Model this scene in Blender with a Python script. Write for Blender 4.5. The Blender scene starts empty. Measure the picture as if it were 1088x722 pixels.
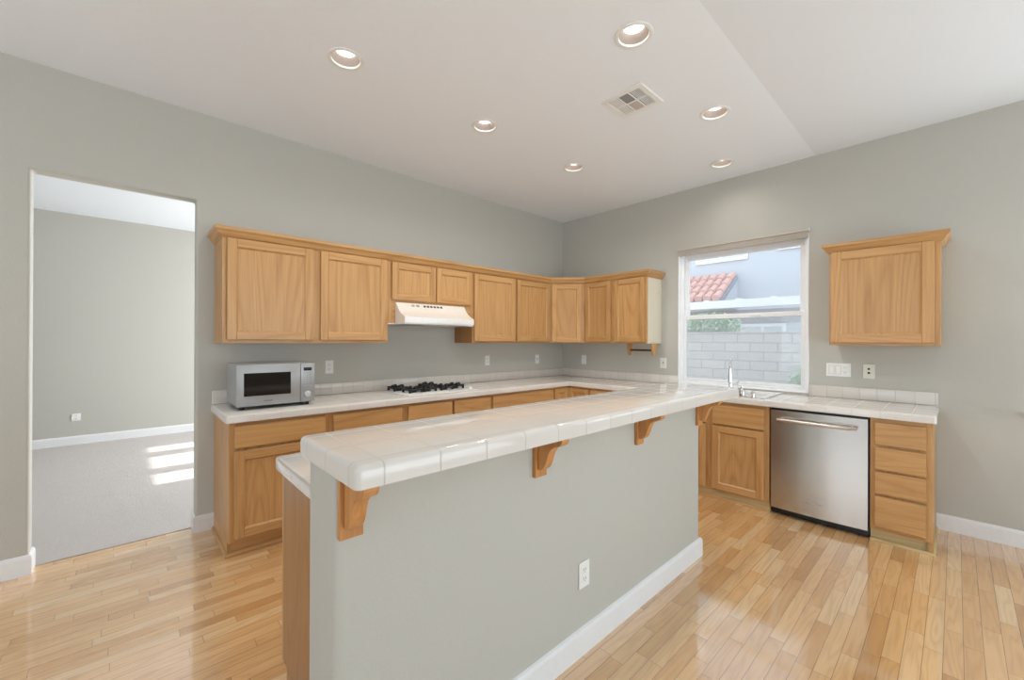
import bpy, bmesh, math, random
from mathutils import Vector, Matrix
from mathutils.geometry import tessellate_polygon
random.seed(7)
SC = bpy.context.scene
COL = SC.collection
PI = math.pi

# ------------------------------------------------------------------ camera
cam_d = bpy.data.cameras.new('camera')
cam = bpy.data.objects.new('camera', cam_d); COL.objects.link(cam)
F, YAW, PIT, ROL = 439.2, math.radians(47.03), math.radians(0.10), math.radians(0.21)
cam_d.sensor_width = 36.0; cam_d.lens = 36.0 * F / 1088.0
cam_d.clip_start = 0.05; cam_d.clip_end = 200
fw = Vector((math.cos(YAW)*math.cos(PIT), math.sin(YAW)*math.cos(PIT), math.sin(PIT)))
rt = Vector((math.sin(YAW), -math.cos(YAW), 0)); up = rt.cross(fw)
r2 = rt*math.cos(ROL) + up*math.sin(ROL); u2 = -rt*math.sin(ROL) + up*math.cos(ROL)
cam.matrix_world = Matrix(((r2.x, u2.x, -fw.x, -4.462), (r2.y, u2.y, -fw.y, -3.754), (r2.z, u2.z, -fw.z, 1.397), (0, 0, 0, 1)))
SC.camera = cam
SC.view_settings.view_transform = 'Standard'; SC.view_settings.look = 'None'
SC.view_settings.gamma = 1.0; SC.view_settings.use_curve_mapping = False
SC.view_settings.exposure = 0.25

# ------------------------------------------------------------------ world, sun, window light
W = bpy.data.worlds.new('world'); SC.world = W; W.use_nodes = True
bg = W.node_tree.nodes['Background']; bg.inputs[0].default_value = (0.80, 0.90, 1.0, 1); bg.inputs[1].default_value = 2.0
sd = bpy.data.lights.new('sun', 'SUN'); sd.energy = 9.0; sd.angle = math.radians(0.5); sd.color = (1.0, 0.95, 0.88)
sun = bpy.data.objects.new('sun', sd); COL.objects.link(sun)
sun.rotation_euler = (0, math.radians(90 - 27.8), 0)          # shines from +x, about 28 degrees high
def area(name, loc, rot, sx, sy, power, color):
    d = bpy.data.lights.new(name, 'AREA'); d.shape = 'RECTANGLE'; d.size = sx; d.size_y = sy; d.energy = power; d.color = color
    o = bpy.data.objects.new(name, d); COL.objects.link(o); o.location = loc; o.rotation_euler = rot
    return o
# daylight through the sliding doors behind the camera, the dining window and the living room windows
UPT = math.radians(22)                                       # upward tilt of the added west fill
area('daylight_patio_doors', (-2.7, -7.25, 1.2), (PI/2+math.radians(46), 0, 0), 3.6, 2.3, 68, (0.84, 0.93, 1.0))
area('daylight_dining_window', (0.2, -5.0, 1.7), (0, PI/2+math.radians(40), 0), 1.5, 1.6, 24, (0.84, 0.93, 1.0))
area('west_fill', (-8.2, -2.4, 1.5), (0, -PI/2-UPT, 0), 2.0, 3.6, 18, (0.86, 0.94, 1.0))  # added fill lamp, lifts the left floor and the window wall
area('daylight_living_windows', (-0.03, 2.4, 1.45), (0, PI/2-0.2, 0), 1.9, 2.0, 235, (0.90, 0.94, 1.0))

# ------------------------------------------------------------------ materials
def lin(c):
    c = c/255.0
    return c/12.92 if c <= 0.04045 else ((c+0.055)/1.055)**2.4
def rgb(r, g, b): return (lin(r), lin(g), lin(b), 1)
class N:
    def __init__(s, name):
        s.m = bpy.data.materials.new(name); s.m.use_nodes = True; s.t = s.m.node_tree
        s.b = s.t.nodes['Principled BSDF']; s.out = s.t.nodes['Material Output']
    def add(s, ty, **kw):
        n = s.t.nodes.new(ty)
        for k, v in kw.items(): setattr(n, k, v)
        return n
    def link(s, a, b): s.t.links.new(a, b)
    def put(s, sock, v):
        if hasattr(v, 'is_linked'): s.link(v, sock)
        else: sock.default_value = v
    def math(s, op, a, b=0.0, c=0.0):
        n = s.add('ShaderNodeMath', operation=op); s.put(n.inputs[0], a); s.put(n.inputs[1], b); s.put(n.inputs[2], c)
        return n.outputs[0]
    def xyz(s, v):
        n = s.add('ShaderNodeSeparateXYZ'); s.link(v, n.inputs[0]); return n.outputs
    def comb(s, x, y, z):
        n = s.add('ShaderNodeCombineXYZ'); s.put(n.inputs[0], x); s.put(n.inputs[1], y); s.put(n.inputs[2], z); return n.outputs[0]
    def pos(s): return s.add('ShaderNodeNewGeometry').outputs['Position']
    def vmul(s, v, k):
        n = s.add('ShaderNodeVectorMath', operation='MULTIPLY'); s.link(v, n.inputs[0]); n.inputs[1].default_value = k; return n.outputs[0]
    def vadd(s, v, w):
        n = s.add('ShaderNodeVectorMath', operation='ADD'); s.link(v, n.inputs[0]); s.put(n.inputs[1], w); return n.outputs[0]
    def noise(s, v, scale=1.0, detail=3.0, rough=0.5, dist=0.0):
        n = s.add('ShaderNodeTexNoise'); s.link(v, n.inputs['Vector']); n.inputs['Scale'].default_value = scale
        n.inputs['Detail'].default_value = detail; n.inputs['Roughness'].default_value = rough; n.inputs['Distortion'].default_value = dist
        return n.outputs[0]
    def white(s, v):
        n = s.add('ShaderNodeTexWhiteNoise', noise_dimensions='3D'); s.link(v, n.inputs['Vector']); return n.outputs[0]
    def ramp(s, f, stops):
        n = s.add('ShaderNodeValToRGB'); s.link(f, n.inputs[0]); e = n.color_ramp.elements
        e[0].position, e[0].color = stops[0]; e[1].position, e[1].color = stops[-1]
        for p, c in stops[1:-1]:
            x = e.new(p); x.color = c
        return n.outputs[0]
    def mix(s, f, a, b, blend='MIX'):
        n = s.add('ShaderNodeMix', data_type='RGBA', blend_type=blend)
        s.put(n.inputs[0], f); s.put(n.inputs[6], a); s.put(n.inputs[7], b); return n.outputs[2]
    def bump(s, h, strength=0.2, dist=0.01):
        n = s.add('ShaderNodeBump'); s.link(h, n.inputs['Height']); n.inputs['Strength'].default_value = strength; n.inputs['Distance'].default_value = dist
        s.link(n.outputs[0], s.b.inputs['Normal'])
    def set(s, color=None, rough=None, metal=None, coat=None, spec=None, cior=None):
        if cior is not None: s.b.inputs['Coat IOR'].default_value = cior
        if color is not None: s.put(s.b.inputs['Base Color'], color)
        if rough is not None: s.put(s.b.inputs['Roughness'], rough)
        if metal is not None: s.b.inputs['Metallic'].default_value = metal
        if coat is not None: s.b.inputs['Coat Weight'].default_value = coat; s.b.inputs['Coat Roughness'].default_value = 0.08
        if spec is not None: s.b.inputs['Specular IOR Level'].default_value = spec
        return s.m

def paint(name, col, rough=0.75, bump=0.25, scale=90):
    n = N(name); h = n.noise(n.pos(), scale, 3, 0.6)
    n.bump(h, bump, 0.004)
    return n.set(col, rough, spec=0.3)
def plain(name, col, rough=0.4, metal=0.0, coat=None):
    n = N(name); v = n.noise(n.pos(), 35, 2)
    c = n.mix(v, tuple(x*0.95 for x in col[:3])+(1,), tuple(min(1, x*1.04) for x in col[:3])+(1,))
    return n.set(c, rough, metal, coat)

def oak(name, axis, light=(206, 161, 106), dark=(168, 117, 66), rough=0.34):
    n = N(name)
    oi = n.add('ShaderNodeObjectInfo').outputs['Random']
    p = n.vadd(n.pos(), n.comb(n.math('MULTIPLY', oi, 7.0), n.math('MULTIPLY', oi, 3.0), n.math('MULTIPLY', oi, 5.0)))
    k = {'z': (1, 1, 0.09), 'h': (0.09, 0.09, 1), 'x': (0.09, 1, 1)}[axis]
    q = n.vmul(p, k)
    big = n.noise(q, 4.0, 1, 0.4)
    rings = n.math('PINGPONG', n.math('MULTIPLY', big, 30.0), 1.0)
    k2 = {'z': (1, 1, 0.025), 'h': (0.025, 0.025, 1), 'x': (0.025, 1, 1)}[axis]
    fine = n.noise(n.vmul(p, k2), 95.0, 4, 0.75)
    patch = n.noise(q, 14.0, 2, 0.5)
    f = n.math('ADD', n.math('MULTIPLY', n.math('MULTIPLY', n.math('POWER', rings, 2.2), patch), 0.45), n.math('MULTIPLY', fine, 0.80))
    L, D = rgb(*light), rgb(*dark)
    c = n.ramp(f, [(0.28, L), (0.55, tuple((a*0.6+b*0.4) for a, b in zip(L, D))), (0.9, D)])
    v = n.math('ADD', 0.94, n.math('MULTIPLY', oi, 0.12))
    c = n.mix(1.0, c, n.comb(v, v, v), 'MULTIPLY')
    n.bump(fine, 0.06, 0.002)
    return n.set(c, rough, spec=0.45)

OAK_V = oak('oak_vertical_grain', 'z')
OAK_H = oak('oak_level_grain', 'h')
OAK_RAW = oak('oak_raw_board', 'h', (208, 184, 134), (178, 150, 102), 0.6)
PALE = plain('end_panel_glare', rgb(226, 216, 194), 0.25)  # window glare on the cabinet end, painted in as a paler tone
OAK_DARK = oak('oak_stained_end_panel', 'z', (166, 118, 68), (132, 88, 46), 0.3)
OAK_CORBEL = oak('oak_corbel', 'z', (208, 150, 90), (170, 110, 58), 0.36)
WALNUT = oak('dark_dowel_wood', 'h', (96, 58, 34), (66, 38, 22), 0.4)
WALL = paint('wall_paint_greige', rgb(193, 191, 182), 0.7, 0.34, 110)
WALLX = paint('wall_paint_exterior', rgb(196, 190, 176), 0.9)
CEIL = paint('ceiling_paint_textured', rgb(240, 244, 248), 0.8, 0.35, 70)
CEIL2 = paint('ceiling_smooth_darker', rgb(231, 234, 237), 0.8, 0.06, 70)  # smoother and slightly darker than the main ceiling
TRIM = plain('trim_paint_white', rgb(236, 236, 236), 0.35)
VINYL = plain('white_vinyl', rgb(248, 249, 250), 0.3)
PLASTIC = plain('white_plastic', rgb(238, 238, 234), 0.3)
IVORY = plain('ivory_plastic', rgb(226, 224, 208), 0.35)
BLACK = plain('black_plastic', rgb(18, 18, 20), 0.35)
IRON = plain('black_cast_iron', rgb(22, 22, 23), 0.5)
ENAMEL = plain('white_enamel', rgb(238, 237, 234), 0.15)
SLOT = plain('dark_slot', rgb(40, 38, 36), 0.6)
CHROME = plain('chrome', rgb(228, 230, 232), 0.08, 1.0)
SILVER = plain('silver_paint', rgb(172, 173, 173), 0.32, 0.3)
MWBLACK = plain('smoked_glass', rgb(26, 22, 20), 0.06)
CREAMMETAL = plain('cream_enamel', rgb(236, 226, 215), 0.3)
CANIN = plain('lamp_baffle', rgb(160, 148, 140), 0.5)
VENTB = plain('vent_beige_damper', rgb(200, 190, 182), 0.6)
GREYM = plain('vent_grey_damper', rgb(150, 150, 148), 0.6)

def tiles(name, x0, sx, y0, sy, col=(224, 218, 210), rough=0.07, grout=(196, 188, 178)):
    n = N(name); p = n.pos(); o = n.xyz(p)
    def dist(c, c0, s):
        f = n.math('FRACT', n.math('DIVIDE', n.math('SUBTRACT', c, c0), s))
        return n.math('MULTIPLY', n.math('MINIMUM', f, n.math('SUBTRACT', 1.0, f)), s)
    d = n.math('MINIMUM', dist(o[0], x0, sx), dist(o[1], y0, sy))
    m = n.math('LESS_THAN', d, 0.0021)
    ix = n.math('FLOOR', n.math('DIVIDE', n.math('SUBTRACT', o[0], x0), sx)); iy = n.math('FLOOR', n.math('DIVIDE', n.math('SUBTRACT', o[1], y0), sy))
    v = n.math('ADD', 0.965, n.math('MULTIPLY', n.white(n.comb(ix, iy, 0.5)), 0.05))
    c = n.mix(1.0, rgb(*col), n.comb(v, v, v), 'MULTIPLY')
    c = n.mix(m, c, rgb(*grout))
    wob = n.noise(p, 14, 2)
    edge = n.math('MINIMUM', n.math('DIVIDE', d, 0.006), 1.0)
    n.bump(n.math('ADD', edge, n.math('MULTIPLY', wob, 0.12)), 0.35, 0.002)
    return n.set(c, n.math('ADD', rough, n.math('MULTIPLY', m, 0.5)), spec=0.5)
TILE = tiles('glazed_white_counter_tile', -3.8555, 0.1525, -2.625, 0.155, grout=(212, 205, 197))
TILEBAR = tiles('glazed_white_bar_tile', -3.982, 0.1685, -2.716, 0.1700)
TILEISL = tiles('glazed_white_island_tile', -3.86, 0.1525, -1.90, 0.1525)
TILEBS = tiles('glazed_white_backsplash_tile', -2.476, 0.0955, -2.66, 0.11, grout=(200, 194, 188))

def planks():
    n = N('oak_strip_floor'); p = n.pos(); o = n.xyz(p); Wd = 0.0628
    yy = n.math('DIVIDE', n.math('ADD', o[1], 0.012), Wd); row = n.math('FLOOR', yy); fy = n.math('FRACT', yy)
    r1 = n.white(n.comb(row, 3.1, 0.0)); r3 = n.white(n.comb(row, 9.7, 2.0))
    L = n.math('ADD', 0.26, n.math('MULTIPLY', r3, 0.36))
    xx = n.math('DIVIDE', n.math('ADD', o[0], n.math('MULTIPLY', r1, 5.0)), L); cx = n.math('FLOOR', xx); fx = n.math('FRACT', xx)
    rnd = n.white(n.comb(row, cx, 1.0)); rnd2 = n.white(n.comb(row, cx, 4.0))
    # split about a third of the strips so the lengths vary
    dy = n.math('MULTIPLY', n.math('MINIMUM', fy, n.math('SUBTRACT', 1.0, fy)), Wd)
    dx = n.math('MULTIPLY', n.math('MINIMUM', fx, n.math('SUBTRACT', 1.0, fx)), L)
    seam = n.math('MAXIMUM', n.math('LESS_THAN', dy, 0.0012), n.math('LESS_THAN', dx, 0.0010))
    pv = n.vadd(p, n.comb(n.math('MULTIPLY', rnd, 13.0), n.math('MULTIPLY', rnd2, 9.0), 0.0))
    big = n.noise(n.vmul(pv, (0.10, 1, 1)), 11.0, 2, 0.5)
    rings = n.math('POWER', n.math('PINGPONG', n.math('MULTIPLY', big, 17.0), 1.0), 1.8)
    fine = n.noise(n.vmul(pv, (0.03, 1, 1)), 190.0, 2, 0.6)
    base = n.ramp(rnd, [(0.0, rgb(204, 154, 100)), (0.1, rgb(222, 174, 116)), (0.5, rgb(234, 188, 132)), (0.85, rgb(240, 199, 144)), (1.0, rgb(245, 214, 168))])
    g = n.math('ADD', n.math('MULTIPLY', rings, 0.5), n.math('MULTIPLY', fine, 0.5))
    c = n.mix(n.math('MULTIPLY', g, 0.50), base, rgb(166, 112, 66))
    c = n.mix(n.math('MULTIPLY', seam, 0.75), c, rgb(96, 66, 40))
    n.bump(n.math('SUBTRACT', n.math('MULTIPLY', fine, 0.12), n.math('ADD', seam, n.math('MULTIPLY', rnd2, 0.15))), 0.12, 0.002)
    return n.set(c, n.math('ADD', 0.24, n.math('MULTIPLY', rnd, 0.10)), spec=0.7, coat=1.0, cior=2.3)
FLOOR = planks()
def carpet():
    n = N('beige_carpet'); p = n.pos()
    a = n.noise(p, 160, 3, 0.8); b = n.noise(p, 2.5, 3)
    c = n.mix(a, rgb(192, 184, 177), rgb(236, 230, 225)); c = n.mix(n.math('MULTIPLY', b, 0.25), c, rgb(216, 208, 202))
    n.bump(a, 0.9, 0.012)
    return n.set(c, 0.95, spec=0.1)
CARPET = carpet()
def steel():
    n = N('brushed_stainless_steel'); p = n.pos()
    f = n.noise(n.vmul(p, (4, 4, 300)), 1.0, 2, 0.6); w = n.noise(n.vmul(p, (5, 5, 0.7)), 1.0, 2)
    n.bump(w, 0.10, 0.02)
    return n.set(rgb(198, 196, 192), 0.26, 1.0)
STEEL = steel()
def glass(name, haze):
    n = N(name)
    t = n.add('ShaderNodeBsdfTransparent'); t.inputs[0].default_value = (0.97, 0.985, 0.985, 1)
    g = n.add('ShaderNodeBsdfGlossy'); g.inputs['Roughness'].default_value = 0.01
    fr = n.add('ShaderNodeFresnel'); fr.inputs[0].default_value = 1.5
    mx = n.add('ShaderNodeMixShader'); n.link(n.math('MULTIPLY', fr.outputs[0], 0.35), mx.inputs[0]); n.link(t.outputs[0], mx.inputs[1]); n.link(g.outputs[0], mx.inputs[2])
    df = n.add('ShaderNodeBsdfTranslucent'); df.inputs[0].default_value = (0.93, 0.95, 0.97, 1)      # outdoor glare haze mixed into the pane
    m2 = n.add('ShaderNodeMixShader'); m2.inputs[0].default_value = haze; n.link(mx.outputs[0], m2.inputs[1]); n.link(df.outputs[0], m2.inputs[2])
    n.link(m2.outputs[0], n.out.inputs[0]); return n.m
GLASS = glass('window_glass', 0.09)
SCREEN = glass('insect_screen_mesh', 0.14)
def emit(name, col, s):
    n = N(name); n.b.inputs['Emission Color'].default_value = col; n.b.inputs['Emission Strength'].default_value = s
    return n.set(col, 0.5)
BULB = emit('lamp_bulb_glow', (1.0, 0.97, 0.92, 1), 4.0)
LCD = plain('display_glass', rgb(14, 16, 18), 0.1)
LCDTXT = emit('display_digits', (0.5, 0.9, 0.85, 1), 0.25)
def brickwall():
    n = N('slump_block_wall'); p = n.pos(); o = n.xyz(p)
    b = n.add('ShaderNodeTexBrick'); n.link(n.comb(o[1], n.math('ADD', o[2], 0.0), 0.0), b.inputs['Vector'])
    b.inputs['Color1'].default_value = rgb(212, 203, 201); b.inputs['Color2'].default_value = rgb(196, 188, 187); b.inputs['Mortar'].default_value = rgb(150, 142, 142)
    b.inputs['Scale'].default_value = 1.0; b.inputs['Mortar Size'].default_value = 0.008; b.inputs['Brick Width'].default_value = 0.40; b.inputs['Row Height'].default_value = 0.153
    c = n.mix(n.math('MULTIPLY', n.noise(p, 12, 3), 0.35), b.outputs[0], rgb(224, 216, 212))
    n.bump(n.math('SUBTRACT', n.noise(p, 40, 3), b.outputs[1]), 0.4, 0.01)
    return n.set(c, 0.9)
BLOCK = brickwall()
STUCCO = paint('lavender_grey_stucco', rgb(192, 196, 204), 0.9, 0.4, 60)
STUCCO_D = paint('shade_toned_stucco', rgb(150, 146, 150), 0.9, 0.4, 60)  # darker stucco copy with the shade put into its colour
ROOF = plain('terracotta_roof_tile', rgb(214, 168, 156), 0.8)
FASCIA = plain('grey_fascia', rgb(150, 152, 162), 0.7)
BEAM = plain('white_painted_beam', rgb(232, 232, 236), 0.6)
SKYPANE = plain('reflective_house_glass', rgb(205, 212, 220), 0.08)
LEAF = plain('pale_green_leaf', rgb(168, 200, 150), 0.6)
BARK = plain('brown_bark', rgb(120, 98, 78), 0.8)
GRAVEL = paint('desert_gravel', rgb(200, 184, 168), 0.95, 0.6, 40)
BLIND = plain('blind_fabric_taupe', rgb(198, 190, 178), 0.7)

# ------------------------------------------------------------------ mesh builder
ID = lambda x, y, z: (x, y, z)
class MB:
    """collects shapes in world space (through an optional local-to-world map) and links them as ONE mesh object"""
    def __init__(s, T=ID): s.bm = bmesh.new(); s.T = T
    def _merge(s, b, mi=0, T=None):
        T = T or s.T
        vm = {}
        for v in b.verts: vm[v] = s.bm.verts.new(T(*v.co))
        for f in b.faces:
            try: nf = s.bm.faces.new([vm[v] for v in f.verts]); nf.material_index = mi; nf.smooth = f.smooth
            except ValueError: pass
        b.free()
    def box(s, x0, x1, y0, y1, z0, z1, bev=0.0, seg=2, mi=0, edges=None):
        b = bmesh.new(); bmesh.ops.create_cube(b, size=1.0)
        for v in b.verts: v.co = Vector(((x0+x1)/2 + v.co.x*(x1-x0), (y0+y1)/2 + v.co.y*(y1-y0), (z0+z1)/2 + v.co.z*(z1-z0)))
        if bev > 0:
            es = [e for e in b.edges if edges is None or edges((e.verts[0].co+e.verts[1].co)/2)]
            bmesh.ops.bevel(b, geom=es, offset=bev, segments=seg, profile=0.5, affect='EDGES')
        s._merge(b, mi); return s
    def prism(s, pts, axis, a0, a1, bev=0.0, seg=2, mi=0):
        """pts: 2-D outline in the other two axes (x: (y,z), y: (x,z), z: (x,y))"""
        def P(p, a): return {'x': (a, p[0], p[1]), 'y': (p[0], a, p[1]), 'z': (p[0], p[1], a)}[axis]
        b = bmesh.new()
        lo = [b.verts.new(P(p, a0)) for p in pts]; hi = [b.verts.new(P(p, a1)) for p in pts]; n = len(pts)
        b.faces.new(lo[::-1]); b.faces.new(hi)
        for i in range(n): b.faces.new((lo[i], lo[(i+1) % n], hi[(i+1) % n], hi[i]))
        bmesh.ops.recalc_face_normals(b, faces=b.faces[:])
        if bev > 0: bmesh.ops.bevel(b, geom=b.edges[:], offset=bev, segments=seg, profile=0.5, affect='EDGES')
        s._merge(b, mi); return s
    def tube(s, path, r, n=12, mi=0, cap=True):
        path = [Vector(p) for p in path]; rs = r if isinstance(r, (list, tuple)) else [r]*len(path)
        b = bmesh.new(); rings = []; up = None
        for i, p in enumerate(path):
            t = (path[min(i+1, len(path)-1)] - path[max(i-1, 0)]).normalized()
            if up is None: up = t.orthogonal().normalized()
            up = (up - t*up.dot(t)).normalized(); sd_ = t.cross(up)
            rings.append([b.verts.new(p + (up*math.cos(2*PI*k/n) + sd_*math.sin(2*PI*k/n))*rs[i]) for k in range(n)])
        for i in range(len(rings)-1):
            for k in range(n):
                f = b.faces.new((rings[i][k], rings[i][(k+1) % n], rings[i+1][(k+1) % n], rings[i+1][k])); f.smooth = True
        if cap: b.faces.new(rings[0][::-1]); b.faces.new(rings[-1])
        s._merge(b, mi); return s
    def lathe(s, prof, c, n=24, mi=0, close=False):
        """prof: (radius, height) pairs about a vertical axis at c"""
        b = bmesh.new(); rings = []
        for r, h in prof: rings.append([b.verts.new((c[0]+r*math.cos(2*PI*k/n), c[1]+r*math.sin(2*PI*k/n), c[2]+h)) for k in range(n)])
        m = len(rings)
        for i in range(m if close else m-1):
            A, B = rings[i], rings[(i+1) % m]
            for k in range(n):
                f = b.faces.new((A[k], A[(k+1) % n], B[(k+1) % n], B[k])); f.smooth = True
        if not close: b.faces.new(rings[0][::-1]); b.faces.new(rings[-1])
        s._merge(b, mi); return s
    def cells(s, us, vs, inc, w0, w1, P, bev=0.0, seg=3, edges=None, mi=0):
        """a slab over the cells of a grid for which inc(u,v) holds; P maps (u,v,w) to world"""
        b = bmesh.new(); V = {}
        def vert(i, j, w):
            k = (i, j, w)
            if k not in V: V[k] = b.verts.new((us[i], vs[j], w))
            return V[k]
        on = {(i, j) for i in range(len(us)-1) for j in range(len(vs)-1) if inc((us[i]+us[i+1])/2, (vs[j]+vs[j+1])/2)}
        for i, j in on:
            b.faces.new((vert(i, j, w1), vert(i+1, j, w1), vert(i+1, j+1, w1), vert(i, j+1, w1)))
            b.faces.new((vert(i, j, w0), vert(i, j+1, w0), vert(i+1, j+1, w0), vert(i+1, j, w0)))
            for di, dj, a, c in ((-1, 0, (0, 0), (0, 1)), (1, 0, (1, 1), (1, 0)), (0, -1, (1, 0), (0, 0)), (0, 1, (0, 1), (1, 1))):
                if (i+di, j+dj) not in on:
                    b.faces.new((vert(i+a[0], j+a[1], w0), vert(i+c[0], j+c[1], w0), vert(i+c[0], j+c[1], w1), vert(i+a[0], j+a[1], w1)))
        bmesh.ops.recalc_face_normals(b, faces=b.faces[:])
        if bev > 0:
            es = [e for e in b.edges if len(e.link_faces) == 2 and e.calc_face_angle(0) > 0.7 and (edges is None or edges((e.verts[0].co+e.verts[1].co)/2))]
            bmesh.ops.bevel(b, geom=es, offset=bev, segments=seg, profile=0.5, affect='EDGES')
        s._merge(b, mi, P); return s
    def sweep(s, prof, path, mi=0, closed_prof=True):
        """prof: (out, z) outline; path: plan points; out is to the RIGHT of the walking direction; mitred corners"""
        path = [Vector(p) for p in path]; n = len(path); b = bmesh.new(); rings = []
        def nr(a, c): d = (c-a).normalized(); return Vector((d.y, -d.x))
        for i, p in enumerate(path):
            if i == 0: m = nr(path[0], path[1])
            elif i == n-1: m = nr(path[-2], path[-1])
            else:
                a, c = nr(path[i-1], p), nr(p, path[i+1]); m = (a+c); m = m/(m.dot(a))
            rings.append([b.verts.new((p.x+m.x*o, p.y+m.y*o, z)) for o, z in prof])
        k = len(prof)
        for i in range(n-1):
            for j in range(k): b.faces.new((rings[i][j], rings[i][(j+1) % k], rings[i+1][(j+1) % k], rings[i+1][j]))
        b.faces.new(rings[0][::-1]); b.faces.new(rings[-1])
        s._merge(b, mi, ID); return s
    def build(s, name, mats, parent=None, smooth=False):
        bmesh.ops.recalc_face_normals(s.bm, faces=s.bm.faces[:])
        off = Vector((0, 0, 0)); q = parent
        while q is not None: off += q.location; q = q.parent
        me = bpy.data.meshes.new(name)
        if parent is None:
            lo = Vector((min(v.co.x for v in s.bm.verts), min(v.co.y for v in s.bm.verts), min(v.co.z for v in s.bm.verts)))
            hi = Vector((max(v.co.x for v in s.bm.verts), max(v.co.y for v in s.bm.verts), 0))
            base = Vector(((lo.x+hi.x)/2, (lo.y+hi.y)/2, lo.z))
        else: base = off
        for v in s.bm.verts: v.co -= base
        if smooth:
            for f in s.bm.faces: f.smooth = True
        s.bm.to_mesh(me); s.bm.free()
        for m in (mats if isinstance(mats, (list, tuple)) else [mats]): me.materials.append(m)
        if smooth or any(p.use_smooth for p in me.polygons):
            me.set_sharp_from_angle(angle=math.radians(40))
        o = bpy.data.objects.new(name, me); COL.objects.link(o)
        if parent is None: o.location = base
        else: o.parent = parent
        return o
def tag(o, label, cat, group=None):
    o['label'] = label; o['category'] = cat
    if group: o['group'] = group
    return o
def thing(name, label, cat, loc, group=None):
    o = bpy.data.objects.new(name, None); COL.objects.link(o); o.location = loc; o.empty_display_size = 0.1
    return tag(o, label, cat, group)
def struct(o):
    o['kind'] = 'structure'; return o
TA = lambda u, d, z: (u, -d, z)          # on the range wall: u runs right, d out into the room
TB = lambda u, d, z: (-d, -u, z)         # on the window wall
H = 3.048

# ------------------------------------------------------------------ room shell
m = MB(); m.box(-8, 0, -7.1, 0.107, -0.1, 0.0); struct(m.build('floor', FLOOR))
m = MB(); m.box(-9, 0, 0.110, 4.185, -0.1, 0.004); struct(m.build('floor_living_room', CARPET))
D0, D1, DH = -4.885, -4.095, 2.412
PW = lambda u, v, w: (u, w, v)
m = MB(); m.cells([-9, D0, D1, 0.0], [0, DH, H], lambda u, v: not (D0 < u < D1 and v < DH), 0.0, 0.125, PW, 0.016, 3,
                  edges=lambda c: (abs(c.x-D0) < 0.01 or abs(c.x-D1) < 0.01 or abs(c.y-DH) < 0.01) and c.y < H-0.1 and c.y > 0.05)
struct(m.build('wall_back', WALL, smooth=True))
# the exterior wall with the sink window and the dining window, and its living room stretch
WY0, WY1, WZ0, WZ1 = -2.86, -1.66, 0.935, 2.405
DY0, DY1 = -5.75, -4.12
PX = lambda u, v, w: (w, u, v)
m = MB(); m.cells([-7.1, DY0, DY1, WY0, WY1, 0.0], [0, 0.92, WZ0, WZ1, H], lambda u, v: not ((WY0 < u < WY1 and WZ0 < v < WZ1) or (DY0 < u < DY1 and 0.92 < v < WZ1)), 0.0, 0.15, PX)
struct(m.build('wall_right', WALL))
LW = [(1.44, 1.90), (2.11, 2.75), (2.98, 3.35)]
ys = [0.0, 0.125]+[a for p in LW for a in p]+[4.185, 4.31]
m = MB(); m.cells(ys, [0, 0.35, 2.33, H], lambda u, v: not (0.35 < v < 2.33 and any(a < u < b for a, b in LW)), 0.0, 0.15, PX)
struct(m.build('wall_living_right', WALL))
for k, (a, b) in enumerate(LW):
    m = MB()
    for (y0, y1, z0, z1) in ((a, a+.03, .35, 2.33), (b-.03, b, .35, 2.33), (a+.03, b-.03, .35, .38), (a+.03, b-.03, 2.30, 2.33)): m.box(0.05, 0.10, y0, y1, z0, z1)
    w = struct(m.build('window_%d' % (k+3), VINYL)); g = MB(); g.box(0.072, 0.078, a+.03, b-.03, .38, 2.30); g.build('pane', GLASS, w)
m = MB(); m.box(-9, 0, 4.185, 4.31, 0, H); struct(m.build('wall_living_far', WALL))
PL = lambda u, v, w: (w, u, v)
m = MB(); m.cells([0.125, 0.7, 3.7, 4.185], [0, 0.5, 2.5, H], lambda u, v: True, -9.12, -9.0, PL); struct(m.build('wall_living_left', WALL))
m = MB(); m.cells([-7.1, -4.2, -0.6, 0.0], [0, 0.5, 2.5, H], lambda u, v: not (-4.2 < u < -0.6 and 0.5 < v < 2.5), -8.12, -8.0, PL); struct(m.build('wall_left', WALL))  # opening added for the west fill lamp
m = MB(); m.cells([-8, -5.5, -0.9, 0.0], [0, 2.35, H], lambda u, v: not (-5.5 < u < -0.9 and v < 2.35), -7.22, -7.1, PW); struct(m.build('wall_front', WALL))
# window frames of the patio doors behind the camera
m = MB()
for x in (-5.5, -3.98, -2.44, -0.96): m.box(x, x+0.06, -7.2, -7.15, 0, 2.35)
m.box(-5.44, -0.96, -7.2, -7.15, 2.29, 2.35); m.box(-5.44, -0.96, -7.2, -7.15, 0, 0.06)
d = struct(m.build('door_1', VINYL)); m = MB(); m.box(-5.44, -0.96, -7.178, -7.172, 0.06, 2.29); m.build('pane', GLASS, d)

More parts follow.
